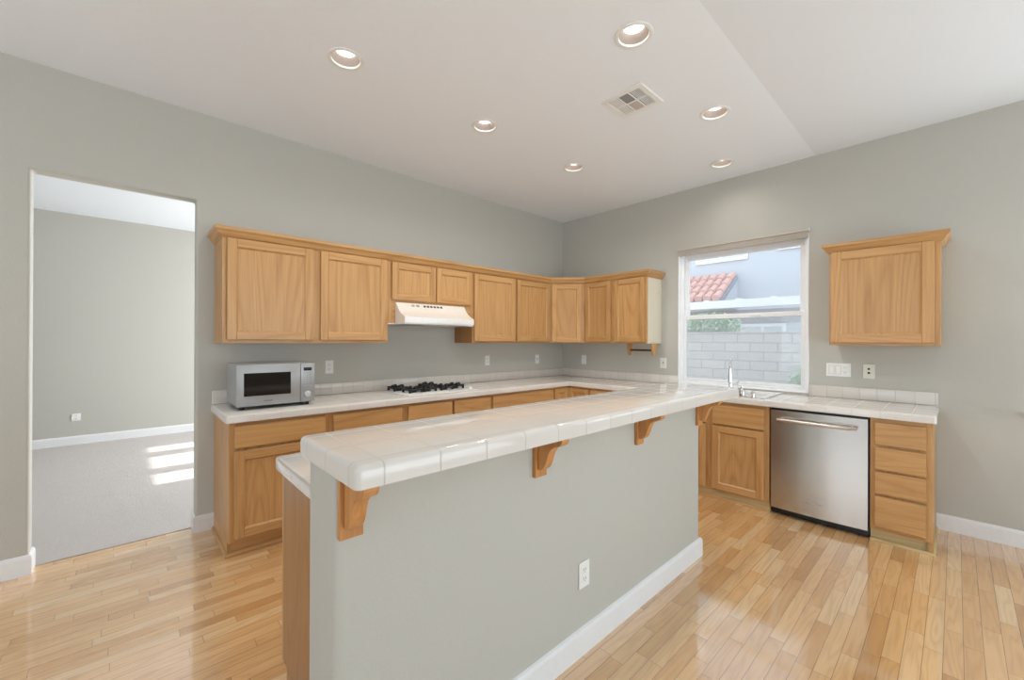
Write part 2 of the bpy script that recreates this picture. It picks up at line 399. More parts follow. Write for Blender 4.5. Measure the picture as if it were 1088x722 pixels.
LIGHTS = [(-3.528, -1.309), (-2.453, -1.282), (-1.356, -1.273), (-2.466, -2.567), (-1.358, -2.565), (-0.433, -2.274)]
CY = -2.905
def ceiling(name, x0, x1, y0, y1, holes, mat, z=H):
    b = bmesh.new(); es = []
    def loop(pts):
        vs = [b.verts.new((x, y, z)) for x, y in pts]
        for i in range(len(vs)): es.append(b.edges.new((vs[i], vs[(i+1) % len(vs)])))
    loop([(x0, y0), (x1, y0), (x1, y1), (x0, y1)])
    for cx, cy in holes: loop([(cx+0.083*math.cos(2*PI*k/32), cy+0.083*math.sin(2*PI*k/32)) for k in range(32)])
    bmesh.ops.triangle_fill(b, use_beauty=True, use_dissolve=False, edges=es)
    r = bmesh.ops.extrude_face_region(b, geom=b.faces[:])
    for v in [g for g in r['geom'] if isinstance(g, bmesh.types.BMVert)]: v.co.z += 0.14
    m = MB(); m._merge(b); return struct(m.build(name, mat))
ceiling('ceiling', -8.0, 0.0, CY, 0.0, LIGHTS, CEIL)
ceiling('ceiling_dining', -8.0, 0.0, -7.1, CY, [], CEIL2)
ceiling('ceiling_living_room', -9.0, 0.0, 0.125, 4.185, [], CEIL)
m = MB(); m.box(-9.2, 0.3, -7.3, 4.4, H+0.2, H+0.3); struct(m.build('roof_slab', WALLX))

BB = [(0, 0), (0.014, 0), (0.014, 0.098), (0.009, 0.113), (0.0, 0.117)]
def base(name, path, mat=TRIM):
    m = MB(); m.sweep(BB, path); return struct(m.build(name, mat))
# walking with the room on the right-hand side
base('baseboard_back_left', [(D0, 0.125), (D0, 0.0), (-8.0, 0.0)][::-1])
base('baseboard_back', [(D1, 0.125), (D1, 0.0), (-3.986, 0.0)][::1] if False else [(-3.986, 0.0), (D1, 0.0), (D1, 0.125)][::-1])
base('baseboard_right', [(0.0, -3.655), (0.0, -7.1)])
base('baseboard_living_far', [(-9.0, 4.185), (0.0, 4.185)])

# ------------------------------------------------------------------ sink window
w = struct(bpy.data.objects.new('window_1', None)); COL.objects.link(w); w.location = (0, (WY0+WY1)/2, WZ0); w['label'] = 'white vinyl single-hung window over the kitchen sink'
m = MB()      # outer frame with reveal liner
t = 0.04
for (y0, y1, z0, z1) in ((WY0, WY0+t, WZ0, WZ1), (WY1-t, WY1, WZ0, WZ1), (WY0+t, WY1-t, WZ0, WZ0+0.035), (WY0+t, WY1-t, WZ1-0.03, WZ1)):
    m.box(0.03, 0.12, y0, y1, z0, z1, 0.004)
for (y0, y1, z0, z1) in ((WY0, WY0+.012, WZ0, WZ1), (WY1-.012, WY1, WZ0, WZ1), (WY0, WY1, WZ0, WZ0+.012)):
    m.box(-0.006, 0.035, y0, y1, z0, z1, 0.003)
m.build('window_frame', VINYL, w)
MZ = 1.655
def sash(name, x0, x1, z0, z1, s, topb, botb):
    m = MB(); a, b = WY0+t, WY1-t
    m.box(x0, x1, a, a+s, z0, z1, 0.004); m.box(x0, x1, b-s, b, z0, z1, 0.004)
    m.box(x0, x1, a+s, b-s, z0, z0+botb, 0.004); m.box(x0, x1, a+s, b-s, z1-topb, z1, 0.004)
    o = m.build(name, VINYL, w)
    g = MB(); xm = (x0+x1)/2; g.box(xm-0.003, xm+0.003, a+s, b-s, z0+botb, z1-topb); g.build('pane', GLASS, o)
sash('upper_sash', 0.078, 0.112, MZ-0.01, WZ1-0.03, 0.045, 0.09, 0.03)
sash('lower_sash', 0.042, 0.076, WZ0+0.035, MZ+0.025, 0.030, 0.045, 0.03)
m = MB(); m.box(0.1215, 0.1225, WY0+t, WY1-t, WZ0+.035, MZ+.01); m.build('insect_screen', SCREEN, w)
m = MB(); m.box(0.030, 0.042, -2.46, -2.36, MZ-0.005, MZ+0.008, 0.003); m.build('sash_lock', VINYL, w)
b_ = thing('window_blind', 'raised taupe cellular blind stacked under its headrail above the sink window', 'blind', (-0.02, (WY0+WY1)/2, 2.33))
m = MB(); m.box(-0.028, 0.028, WY0-0.002, WY1+0.002, 2.385, 2.412, 0.004); m.build('headrail', BLIND, b_)
m = MB()
for k in range(5): m.box(-0.022+0.002*(k % 2), 0.022, WY0+.004, WY1-.004, 2.333+0.0102*k, 2.3415+0.0102*k, 0.002)
m.build('folded_shade', BLIND, b_)
m = MB(); m.box(-0.03, 0.026, WY0-0.009, WY0-0.002, 2.38, 2.417, 0.002); m.build('end_cap', PLASTIC, b_)
# dining window at the right edge of the picture
m = MB()
for (y0, y1, z0, z1) in ((DY0, DY0+.05, .92, WZ1), (DY1-.05, DY1, .92, WZ1), (DY0+.05, DY1-.05, .92, .97), (DY0+.05, DY1-.05, WZ1-.05, WZ1), (-4.96, -4.91, .97, WZ1-.05)): m.box(0.05, 0.11, y0, y1, z0, z1, 0.004)
w2 = struct(m.build('window_2', VINYL)); m = MB(); m.box(0.077, 0.083, DY0+.05, DY1-.05, .97, WZ1-.05); m.build('pane', GLASS, w2)
m = MB(); m.box(-0.035, 0.05, DY0-.05, DY1+.05, 0.895, 0.92, 0.005); struct(m.build('trim_1', TRIM))

# ------------------------------------------------------------------ cabinets
def door(T, root, u0, u1, z0, z1, d, w=0.056, name='door'):
    th = 0.019; d += 0.004
    m = MB(T)
    for a, b in ((u0, u0+w), (u1-w, u1)): m.box(a, b, d, d+th, z0, z1, 0.0035, 2, 0)
    for a, b in ((z0, z0+w), (z1-w, z1)): m.box(u0+w, u1-w, d, d+th, a, b, 0.0035, 2, 1)
    # sloped sticking round the panel
    s = 0.010; A, B, C, D = u0+w, u1-w, z0+w, z1-w
    fr = [(A, d+th-0.003, C), (B, d+th-0.003, C), (B, d+th-0.003, D), (A, d+th-0.003, D)]
    bk = [(A+s, d+0.0075, C+s), (B-s, d+0.0075, C+s), (B-s, d+0.0075, D-s), (A+s, d+0.0075, D-s)]
    bm = bmesh.new(); F_ = [bm.verts.new(p) for p in fr]; K = [bm.verts.new(p) for p in bk]; G = [bm.verts.new((p[0], d, p[2])) for p in fr]
    for i in range(4):
        j = (i+1) % 4
        bm.faces.new((F_[i], F_[j], K[j], K[i])); bm.faces.new((K[i], K[j], G[j], G[i]))
    m._merge(bm, 0)
    o = m.build(name, [OAK_V, OAK_H], root)
    m = MB(T); m.box(A+.002, B-.002, d+0.001, d+0.0065, C+.002, D-.002); m.build('panel', OAK_V, o)
    return o
def drawer(T, root, u0, u1, z0, z1, d):
    d += 0.003; m = MB(T); m.box(u0, u1, d, d+0.010, z0, z1, 0.002)
    m.box(u0+.001, u1-.001, d+0.009, d+0.019, z0+.001, z1-.001, 0.007, 3)
    return m.build('drawer_front', OAK_H, root)
def cabinet(T, u0, u1, z0, z1, dep, label, group, doors=(), drawers=(), toe=0.0, rec=0.05, name='wall_cabinet', dw=0.056, raw=False, side=None, rail=0.04, ctop=None):
    p = T((u0+u1)/2, dep/2, 0 if toe else z0)
    root = thing(name, label, 'cabinet', p, group)
    m = MB(T); m.box(u0, u1, 0.002, dep-0.019, z0 if not toe else toe, ctop or z1, 0.001); m.build('carcass', side or OAK_V, root)
    m = MB(T); f0, f1 = dep-0.019, dep; zb = toe if toe else z0
    for a, b in ((u0, u0+.038), (u1-.038, u1)): m.box(a, b, f0, f1, zb, z1, 0.001, 1, 0)
    m.box(u0+.038, u1-.038, f0, f1, zb, zb+rail, 0.0, 1, 1); m.box(u0+.038, u1-.038, f0, f1, z1-.038, z1, 0.0, 1, 1)
    m.box(u0+.038, u1-.038, f0, f1-.0005, zb+rail, z1-.038, 0.0, 1, 0)
    m.build('face_frame', [OAK_V, OAK_H], root)
    if toe:
        m = MB(T); m.box(u0, u1, 0.01, dep-rec, 0.001, toe); m.build('toe_kick', OAK_RAW if raw else OAK_H, root)
    for q in doors: door(T, root, *q, dep, dw)
    for q in drawers: drawer(T, root, *q, dep)
    return root
UZ0, UZ1 = 1.372, 2.135
gU = 'oak wall cabinets above the counter'
cabinet(TA, -3.986, -2.771, UZ0, UZ1, .325, 'wide oak wall cabinet with two doors above the microwave', gU, [(-3.960, -3.403, 1.397, 2.099), (-3.346, -2.790, 1.397, 2.099)])
hc = cabinet(TA, -2.771, -1.830, 1.550, UZ1, .325, 'short oak wall cabinet with two small doors over the white range hood', gU, [(-2.742, -2.289, 1.760, 2.095), (-2.278, -1.862, 1.760, 2.095)], rail=0.2)
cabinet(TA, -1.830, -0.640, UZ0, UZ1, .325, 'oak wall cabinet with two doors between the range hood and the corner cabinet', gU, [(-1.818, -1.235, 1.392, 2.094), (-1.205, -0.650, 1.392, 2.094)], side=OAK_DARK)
# diagonal corner cabinet
p0, p1 = Vector((-0.638, -0.325)), Vector((-0.325, -0.638)); e = (p1-p0).normalized(); L = (p1-p0).length; nd = Vector((-e.y, e.x)) * -1
if nd.dot(Vector((-1, -1))) < 0: nd = -nd
TD = lambda u, d, z: (p0.x+e.x*u+nd.x*(d-.325), p0.y+e.y*u+nd.y*(d-.325), z)
root = thing('corner_wall_cabinet', 'diagonal single-door oak wall cabinet filling the corner of the room', 'cabinet', (-.3, -.3, UZ0), gU)
q = 0.019
m = MB(); m.prism([(-.002, -.002), (-.638, -.002), (-.638, -.312), (-.625, -.312), (-.312, -.625), (-.312, -.638), (-.002, -.638)], 'z', UZ0, UZ1); m.build('carcass', OAK_V, root)
m = MB(TD)
for a, b in ((0.004, .04), (L-.04, L-.004)): m.box(a, b, .306, .325, UZ0, UZ1, 0, 1, 0)
m.box(.04, L-.04, .306, .324, UZ0, UZ1, 0, 1, 1); m.build('face_frame', [OAK_V, OAK_H], root)
door(TD, root, .030, L-.052, 1.385, 2.094, .325)
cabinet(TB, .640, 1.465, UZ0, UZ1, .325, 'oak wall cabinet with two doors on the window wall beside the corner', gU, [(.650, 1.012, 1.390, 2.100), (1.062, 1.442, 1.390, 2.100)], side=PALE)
lone = cabinet(TB, 3.060, 3.683, UZ0, UZ1, .325, 'single-door oak wall cabinet hanging alone right of the window', gU, [(3.072, 3.652, 1.392, 2.108)], dw=0.062)
CR = [(0.0, 2.098), (0.004, 2.098), (0.010, 2.108), (0.018, 2.112), (0.032, 2.138), (0.040, 2.146), (0.046, 2.152), (0.046, 2.174), (0.0, 2.174)]
m = MB(); m.sweep(CR, [(-3.986, -.0), (-3.986, -.325), (-.638, -.325), (-.325, -.638), (-.325, -1.465), (-.0, -1.465)]); cr = m.build('crown_moulding', OAK_H)
tag(cr, 'long oak crown moulding running along the tops of the joined wall cabinets', 'moulding')
m = MB(); m.sweep(CR, [(-.0, -3.060), (-.325, -3.060), (-.325, -3.683), (-.0, -3.683)]); m.build('crown_moulding', OAK_H, lone)

# base cabinets
gB = 'oak base cabinets under the tiled counter'
BZ = 0.868
def zz(a): return (a[0], a[1], .699, .845)
cabinet(TA, -3.986, -3.372, 0, BZ, .61, 'oak base cabinet with drawer and door under the microwave at the end of the run', gB, [(-3.960, -3.398, .124, .681)], [(-3.960, -3.398, .699, .845)], toe=.1, name='base_cabinet')
cabinet(TA, -3.372, -2.760, 0, BZ, .61, 'oak base cabinet with one wide drawer just left of the cooktop', gB, [(-3.346, -2.786, .124, .681)], [(-3.346, -2.786, .699, .845)], toe=.1, name='base_cabinet')
cabinet(TA, -2.760, -1.816, 0, BZ, .61, 'oak base cabinet with two short drawer fronts under the cooktop', gB, [(-2.733, -2.287, .124, .681), (-2.268, -1.830, .124, .681)], [(-2.733, -2.287, .699, .845), (-2.268, -1.830, .699, .845)], toe=.1, name='base_cabinet')
cabinet(TA, -1.816, -0.886, 0, BZ, .61, 'oak base cabinet with a single long drawer right of the cooktop', gB, [(-1.803, -1.36, .124, .681), (-1.34, -.899, .124, .681)], [(-1.803, -.899, .699, .845)], toe=.1, name='base_cabinet')
# inside-corner cabinet with a folding pair of doors
root = thing('corner_base_cabinet', 'oak corner base cabinet with two doors meeting in the inside corner', 'cabinet', (-.5, -.5, 0), gB)
m = MB(); m.prism([(-.002, -.002), (-.884, -.002), (-.884, -.609), (-.609, -.609), (-.609, -.924), (-.002, -.924)], 'z', .1, BZ); m.build('carcass', OAK_V, root)
m = MB(); m.prism([(-.01, -.01), (-.884, -.01), (-.884, -.56), (-.56, -.56), (-.56, -.924), (-.01, -.924)], 'z', .001, .1); m.build('toe_kick', OAK_H, root)
door(TA, root, -.873, -.632, .124, .845, .61, .05); door(TB, root, .632, .912, .124, .845, .61, .05)
cabinet(TB, .926, 1.736, 0, BZ, .61, 'oak base cabinet between the corner cabinet and the sink cabinet behind the bar', gB, [(.940, 1.325, .124, .681), (1.340, 1.722, .124, .681)], [(.940, 1.722, .699, .845)], toe=.1, name='base_cabinet')
cabinet(TB, 1.738, 2.716, 0, BZ, .61, 'oak sink base cabinet with false drawer fronts between the bar and the dishwasher', gB, [(1.764, 2.214, .088, .652), (2.268, 2.680, .088, .652)], [(1.764, 2.214, .665, .838), (2.268, 2.680, .665, .838)], toe=.075, rec=.012, name='base_cabinet', raw=True, rail=.03, ctop=.715)
cabinet(TB, 3.342, 3.653, 0, BZ, .61, 'narrow oak base cabinet with a stack of four drawers right of the dishwasher', gB, [], [(3.364, 3.625, .680, .840), (3.364, 3.625, .508, .664), (3.364, 3.625, .340, .496), (3.364, 3.625, .108, .324)], toe=.085, rec=.028, name='base_cabinet', raw=True, rail=.03)
SH = [(0, 0), (.013, 0), (.013, .008), (.008, .016), (0, .019)]
for nm, path, lab in (('shoe_moulding', [(-3.988, -.0), (-3.988, -.562), (-.562, -.562)], 'thin oak shoe moulding along the floor below the range wall cabinets'),
                      ('shoe_moulding', [(-.600, -1.738), (-.600, -2.716)], 'thin oak shoe moulding along the floor below the sink cabinet'),
                      ('shoe_moulding', [(-.600, -3.342), (-.600, -3.655), (0, -3.655)], 'thin oak shoe moulding wrapping the foot of the four-drawer cabinet')):
    m = MB(); m.sweep(SH, path[::1]); o = m.build(nm, OAK_RAW if 'four' in lab else OAK_H); tag(o, lab, 'moulding')
# flush end panels that carry the ends down to the floor
for T, a, b, lab in ((TA, -3.9865, -3.968, 1), (TB, 3.632, 3.6545, 2)):
    m = MB(T); m.box(a, b, .01, .562 if lab == 1 else .598, .0, .1); 
    par = [o for o in COL.objects if o.get('category') == 'cabinet' and (('microwave at' in o['label']) if lab == 1 else ('four drawers' in o['label']))][0]
    m.build('end_panel', OAK_V, par)

# ------------------------------------------------------------------ counters
CZ = .919
SX0, SX1, SY0, SY1 = -.535, -.095, -2.655, -1.80
def inL(x, y):
    if SX0 < x < SX1 and SY0 < y < SY1: return False
    return y > -.645 or x > -.645
m = MB(); m.cells([-4.006, -.645, SX0, SX1, -.002], [-3.672, SY0, SY1, -.645, -.002], inL, BZ+.001, CZ, lambda u, v, w: (u, v, w), .014, 3,
                  edges=lambda c: c.z > CZ-.001 and c.x < -.01 and c.y < -.01 or (abs(c.x+4.006) < .01 and abs(c.y+.645) < .01) or (abs(c.x+.645) < .01 and abs(c.y+3.672) < .01))
ct = m.build('countertop', TILE, smooth=True); tag(ct, 'white tiled L-shaped countertop running from the microwave round to the dishwasher', 'countertop')
def splash(x0, x1, y0, y1):
    m = MB(); m.box(x0, x1, y0, y1, CZ+.0005, 1.018, .005, 2); m.build('backsplash', TILEBS, ct, smooth=True)
splash(-4.000, -.0135, -.013, -.001); splash(-.0130, -.001, WY1+.002, -.001); splash(-.0130, -.001, -3.664, WY0-.002)
# bar top, knee wall, island
BX0, BX1, BY0, BY1, BZT, BZB = -4.055, -1.458, -2.766, -2.311, 1.090, 1.030
m = MB(); m.box(BX0, BX1, BY0, BY1, BZB, BZT, .018, 4, edges=lambda c: c.z > BZT-.001 or (BZB+.001 < c.z < BZT-.001))
tag(m.build('bar_top', TILEBAR, smooth=True), 'long white tiled raised bar top resting on the half wall and corbels', 'countertop')
KX0, KX1, KY0, KY1 = -4.046, -1.716, -2.613, -2.372
m = MB(); m.box(KX0, KX1, KY0, KY1, 0, BZB-.001, .028, 4, edges=lambda c: .01 < c.z < BZB-.01)
struct(m.build('wall_island', WALL, smooth=True))
m = MB(); m.sweep(BB, [(KX0, KY1-.02), (KX0, KY0), (KX1, KY0), (KX1, KY1)]); struct(m.build('baseboard_island', TRIM))
TI = lambda u, d, z: (-u, KY1-.0+d, z)      # island cabinets face the range wall
gI = 'island base cabinets facing the range wall'
m = MB(); m.box(-4.015, -1.74, -2.370, -1.845, BZ+.001, CZ, .014, 3, edges=lambda c: c.z > CZ-.001 or (abs(c.x+4.015) < .01 and abs(c.y+1.845) < .01 and c.z > BZ+.01))
tag(m.build('countertop', TILEISL, smooth=True), 'low white tiled island countertop tucked behind the raised bar', 'countertop')
idep = .495
for k in range(3):
    u0 = 1.75+k*.7483; u1 = u0+.7473
    lab = ['oak island base cabinet at the far end nearest the sink, facing the range wall', 'middle oak island base cabinet facing the range wall', 'oak island base cabinet with dark end panel beside the near end of the half wall'][k]
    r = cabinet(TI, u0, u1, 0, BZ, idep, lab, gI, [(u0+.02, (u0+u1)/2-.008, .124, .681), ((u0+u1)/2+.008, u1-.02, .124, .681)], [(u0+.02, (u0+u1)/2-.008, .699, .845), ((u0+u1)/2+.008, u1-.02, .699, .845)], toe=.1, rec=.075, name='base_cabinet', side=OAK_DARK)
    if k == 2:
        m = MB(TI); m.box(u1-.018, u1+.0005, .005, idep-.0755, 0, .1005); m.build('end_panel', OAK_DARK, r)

# corbels under the bar
def corbel(x0, lab):
    y = KY0; zt = BZB-.001
    root = thing('corbel', lab, 'corbel', (x0+.033, y, .857), 'oak corbels under the bar top')
    m = MB(); m.box(x0, x0+.066, y-.018, y-.0005, .857, zt, .002); m.build('back_plate', OAK_CORBEL, root)
    pts = [(y-.018, zt), (y-.142, zt), (y-.142, zt-.012), (y-.136, zt-.024), (y-.122, zt-.032), (y-.104, zt-.037), (y-.088, zt-.047), (y-.077, zt-.062), (y-.070, zt-.080), (y-.064, zt-.100),
           (y-.056, zt-.118), (y-.046, zt-.131), (y-.034, zt-.138), (y-.018, zt-.140)]
    m = MB(); m.prism(pts, 'x', x0+.012, x0+.054, .0015, 1); m.build('scroll_arm', OAK_CORBEL, root)
corbel(-4.044, 'oak corbel under the near left corner of the bar top')
corbel(-3.287, 'second oak corbel from the near end of the bar')
corbel(-2.526, 'third oak corbel from the near end of the bar')
corbel(-1.783, 'oak corbel at the far end of the bar beside the sink cabinet')

# ------------------------------------------------------------------ dishwasher
dw = thing('dishwasher', 'stainless steel dishwasher between the sink cabinet and the drawer cabinet', 'dishwasher', (-.3, -3.03, 0))
m = MB(TB); m.box(2.722, 3.338, .03, .585, .02, BZ-.003, .002); m.build('tub', BLACK, dw)
m = MB(TB)
n_ = 14; W0, W1 = 2.729, 3.331
pts = [(W0, .588)] + [(W0+(W1-W0)*k/n_, .625+.012*math.sin(PI*k/n_)) for k in range(n_+1)] + [(W1, .588)]
m.prism(pts, 'z', .062, .848, 0.0); o = m.build('door', STEEL, dw, smooth=True)
m = MB(TB); m.box(W0-.002, W1+.002, .585, .612, .848, .862, .002); m.build('control_strip', BLACK, dw)
m = MB(TB); m.box(W0, W1, .50, .575, .004, .060, .002); m.build('toe_panel', BLACK, dw)
m = MB(TB); zc = .778
m.tube([(2.785, .668, zc), (2.83, .679, zc), (2.93, .685, zc), (3.03, .687, zc), (3.13, .685, zc), (3.23, .679, zc), (3.275, .668, zc)], [.011, .0135, .0135, .0135, .0135, .0135, .011], 14)
for u in (2.815, 3.245): m.tube([(u, .630, zc), (u, .672, zc)], .010, 10)
m.build('handle', plain('handle_satin_steel', rgb(214, 208, 200), 0.28, 1.0), dw)
m = MB(TB); m.box(2.965, 3.065, .634, .6385, .160, .176, .001); m.build('badge', SILVER, dw)

# ------------------------------------------------------------------ sink and tap
sk = thing('sink', 'white drop-in sink set in the tiled counter under the window', 'sink', (-.31, -2.23, CZ))
m = MB()
b = bmesh.new()
def ring(x0, x1, y0, y1, z): return [b.verts.new(p) for p in ((x0, y0, z), (x1, y0, z), (x1, y1, z), (x0, y1, z))]
R = [ring(SX0-.018, SX1+.018, SY0-.018, SY1+.018, CZ+.001), ring(SX0-.016, SX1+.016, SY0-.016, SY1+.016, CZ+.011), ring(SX0+.022, SX1-.065, SY0+.022, SY1-.022, CZ+.011), ring(SX0+.028, SX1-.071, SY0+.028, SY1-.028, CZ-.004),
     ring(SX0+.045, SX1-.09, SY0+.045, SY1-.045, CZ-.185), ring(SX0+.06, SX1-.10, SY0+.06, SY1-.06, CZ-.19)]
for A, B in zip(R, R[1:]):
    for i in range(4): b.faces.new((A[i], A[(i+1) % 4], B[(i+1) % 4], B[i]))
b.faces.new(R[-1])
m._merge(b); m.build('basin', ENAMEL, sk)
m = MB(); m.box(SX0+.04, SX1-.085, -2.245, -2.215, CZ-.185, CZ-.01, .006); m.build('divider', ENAMEL, sk)
m = MB(); m.lathe([(.045, 0), (.045, .003), (.02, .003), (.018, .001)], (-.33, -2.44, CZ-.1895)); m.build('drain', CHROME, sk)
fc = thing('faucet', 'tall chrome pull-down faucet behind the sink', 'faucet', (-.128, -2.25, CZ+.011))
fx, fy, fz = -.128, -2.25, CZ+.011
m = MB(); m.lathe([(.027, 0), (.027, .006), (.019, .012), (.017, .075), (.0135, .085)], (fx, fy, fz)); m.build('base', CHROME, fc)
dx, dy = -.95, -.31
path = [(fx, fy, fz+.07), (fx, fy, fz+.20)]
for k in range(9):
    a = PI*k/8
    path.append((fx+dx*.085*(1-math.cos(a)), fy+dy*.085*(1-math.cos(a)), fz+.21+.095*math.sin(a)))
m = MB(); m.tube(path, .0105, 14); m.build('spout', CHROME, fc)
ex, ey, ez = path[-1]
m = MB(); m.tube([(ex, ey, ez+.005), (ex, ey, ez-.03), (ex, ey, ez-.10), (ex, ey, ez-.125)], [.012, .0145, .019, .021], 16); m.build('spray_head', CHROME, fc)
m = MB(); m.tube([(fx, fy-.012, fz+.045), (fx+.003, fy-.05, fz+.055), (fx+.01, fy-.085, fz+.10)], [.008, .007, .005], 10); m.build('lever', CHROME, fc)
sp = thing('soap_dispenser', 'chrome soap pump standing on the counter by the front of the sink', 'soap dispenser', (-.585, -2.500, CZ))
m = MB(); m.lathe([(.024, .0005), (.026, .01), (.026, .055), (.018, .072), (.011, .078), (.011, .086)], (-.585, -2.500, CZ)); m.build('bottle', CHROME, sp)
m = MB(); m.tube([(-.585, -2.5, CZ+.086), (-.585, -2.5, CZ+.105)], .006, 10); m.tube([(-.585, -2.5, CZ+.105), (-.60, -2.48, CZ+.107), (-.62, -2.455, CZ+.101)], [.008, .007, .005], 10); m.build('pump', CHROME, sp)
ag = thing('air_gap', 'small chrome air gap cap on the counter beside the soap pump', 'air gap', (-.575, -2.582, CZ))
m = MB(); m.lathe([(.022, .0005), (.022, .004), (.0165, .006), (.0165, .048), (.012, .056), (.003, .058)], (-.575, -2.582, CZ)); m.build('cap', CHROME, ag)
hc_ = thing('sink_hole_cover', 'low chrome disc cover on the counter right of the air gap', 'cover', (-.58, -2.668, CZ))
m = MB(); m.lathe([(.030, .0005), (.030, .004), (.022, .010), (.006, .013), (.002, .013)], (-.58, -2.668, CZ)); m.build('disc', CHROME, hc_)

# ------------------------------------------------------------------ cooktop
ck = thing('cooktop', 'white gas cooktop with black grates set in the counter under the hood', 'cooktop', (-2.33, -.34, CZ))
m = MB(); m.box(-2.715, -1.945, -.600, -.080, CZ+.0005, CZ+.009, .004, 2); m.build('deck', ENAMEL, ck, smooth=True)
for bx, by in ((-2.60, -.18), (-2.565, -.40), (-2.42, -.40), (-2.26, -.16), (-2.235, -.40), (-2.085, -.37)):
    if True:
        g = MB(); z0 = CZ+.009; s = .060; zt = z0+.044
        for dx, dy in ((1, 1), (1, -1), (-1, 1), (-1, -1)):
            g.tube([(bx+dx*s, by+dy*s, z0), (bx+dx*s, by+dy*s, zt-.006)], .012, 6)
        for a, b in (((-s, -s), (s, -s)), ((s, -s), (s, s)), ((s, s), (-s, s)), ((-s, s), (-s, -s))):
            g.tube([(bx+a[0], by+a[1], z0+.024), (bx+b[0], by+b[1], z0+.028)], .010, 6)
        for dx, dy in ((1, 0), (-1, 0), (0, 1), (0, -1)):
            g.tube([(bx+dx*s, by+dy*s, z0+.030), (bx+dx*s*.9, by+dy*s*.9, zt), (bx+dx*.03, by+dy*.03, zt)], .011, 6)
        gr = g.build('grate', IRON, ck)
        m = MB(); m.lathe([(.040, .0002), (.040, .006), (.030, .010), (.030, .017), (.024, .020), (.004, .020)], (bx, by, z0)); m.build('burner', IRON, ck)
for by in (-.16, -.28, -.40, -.52):
    m = MB(); m.lathe([(.021, .0002), (.021, .004), (.016, .007), (.015, .024), (.003, .025)], (-2.005, by, CZ+.009)); m.build('knob', PLASTIC, ck)

# ------------------------------------------------------------------ range hood
rh = thing('range_hood', 'cream white range hood with curved front under the short cabinet', 'range hood', (-2.325, -.41, 1.548))
HX0, HX1 = -2.702, -1.950
prof = [(-.327, 1.738), (-.336, 1.738), (-.350, 1.722), (-.366, 1.700), (-.386, 1.676), (-.412, 1.652), (-.445, 1.632), (-.485, 1.612), (-.500, 1.606), (-.500, 1.550), (-.327, 1.550)]
m = MB(); m.prism(prof, 'x', HX0, HX1, 0); m.build('canopy', CREAMMETAL, rh)
m = MB(); m.box(HX0-.001, HX1+.001, -.5045, -.4995, 1.550, 1.602, .0015); m.build('front_lip', ENAMEL, rh)
m = MB(); m.box(-2.768, -1.834, -.324, -.015, 1.5405, 1.5490, .001); m.box(HX0, HX1, -.498, -.3245, 1.5405, 1.5490, .001); m.build('bottom_pan', ENAMEL, rh)
m = MB(); m.box(HX0+.06, -2.33, -.46, -.12, 1.5385, 1.541); m.build('filter', GREYM, rh)
def onhood(u0, u1, k0, k1, name, mat, par):
    a, c = Vector(prof[2]), Vector(prof[3]); t_ = c-a; nn = Vector((-abs(t_.y), t_.x)).normalized() ; nn = Vector((-t_.y, t_.x)).normalized()
    if nn.x > 0: nn = -nn
    P_ = [a+t_*k0, a+t_*k1]; q = [P_[0]+nn*.0035, P_[1]+nn*.0035]
    m = MB(); m.prism([tuple(P_[0]), tuple(P_[1]), tuple(q[1]), tuple(q[0])], 'x', u0, u1); m.build(name, mat, par)
for k in range(6): onhood(-2.430+k*.0365, -2.408+k*.0365, .05, .75, 'vent_slot', SLOT, rh)
for k in range(2): onhood(-2.555+k*.048, -2.525+k*.048, .0, .75, 'rocker_switch', GREYM if k else SILVER, rh)

# ------------------------------------------------------------------ microwave
mw = thing('microwave', 'silver countertop microwave at the left end of the counter', 'microwave', (-3.70, -.27, CZ))
X0, X1, Y0, Y1, Z0, Z1 = -3.930, -3.437, -.500, -.120, CZ+.026, 1.228
m = MB(); m.box(X0+.004, X1-.004, Y0+.022, Y1, Z0, Z1, .006, 2); m.build('case', SILVER, mw, smooth=True)
PXX = -3.535
m = MB(); m.box(X0, PXX-.001, Y0, Y0+.021, Z0, Z1, .004, 2); dr = m.build('door', SILVER, mw, smooth=True)
m = MB(); m.box(-3.887, -3.600, Y0-.002, Y0+.002, 1.014, 1.170, .001); m.build('window', MWBLACK, dr)
m = MB(); m.box(PXX+.001, X1, Y0, Y0+.021, Z0, Z1, .004, 2); cp = m.build('control_panel', SILVER, mw, smooth=True)
m = MB(); m.box(-3.514, -3.460, Y0-.0015, Y0+.002, 1.172, 1.196, .0005); m.build('display', LCD, cp)
m = MB()
for r in range(6):
    for c in range(3): m.box(-3.517+c*.021, -3.502+c*.021, Y0-.0012, Y0+.001, 1.155-r*.0165, 1.1595-r*.0165)
m.build('buttons', GREYM, cp)
m = MB(); m.lathe([(.024, 0), (.024, .006), (.021, .013), (.003, .014)], (0, 0, 0)); 
for v in m.bm.verts: v.co = Vector((v.co.x-3.486, Y0-v.co.z, v.co.y+1.000))
m.build('dial', plain('dial_silver', rgb(214, 214, 214), .25, .3), cp)
m = MB()
for x in (X0+.04, X1-.04):
    for y in (Y0+.05, Y1-.04): m.tube([(x, y, CZ+.0005), (x, y, Z0+.002)], [.014, .016], 12)
m.build('feet', BLACK, mw)
m = MB(); m.box(X0+.012, X1-.012, Y0+.03, Y1-.01, Z0-.006, Z0+.002); m.build('base_pan', BLACK, mw)
tc = bpy.data.curves.new('lettering', 'FONT'); tc.body = 'SHARP'; tc.size = .0165; tc.align_x = 'CENTER'; tc.extrude = .0004; tc.space_character = 1.1; tc.materials.append(SLOT)
tmp = bpy.data.objects.new('lettering_curve', tc); COL.objects.link(tmp); bpy.context.view_layer.update()
lm = bpy.data.meshes.new_from_object(tmp.evaluated_get(bpy.context.evaluated_depsgraph_get())); bpy.data.objects.remove(tmp)
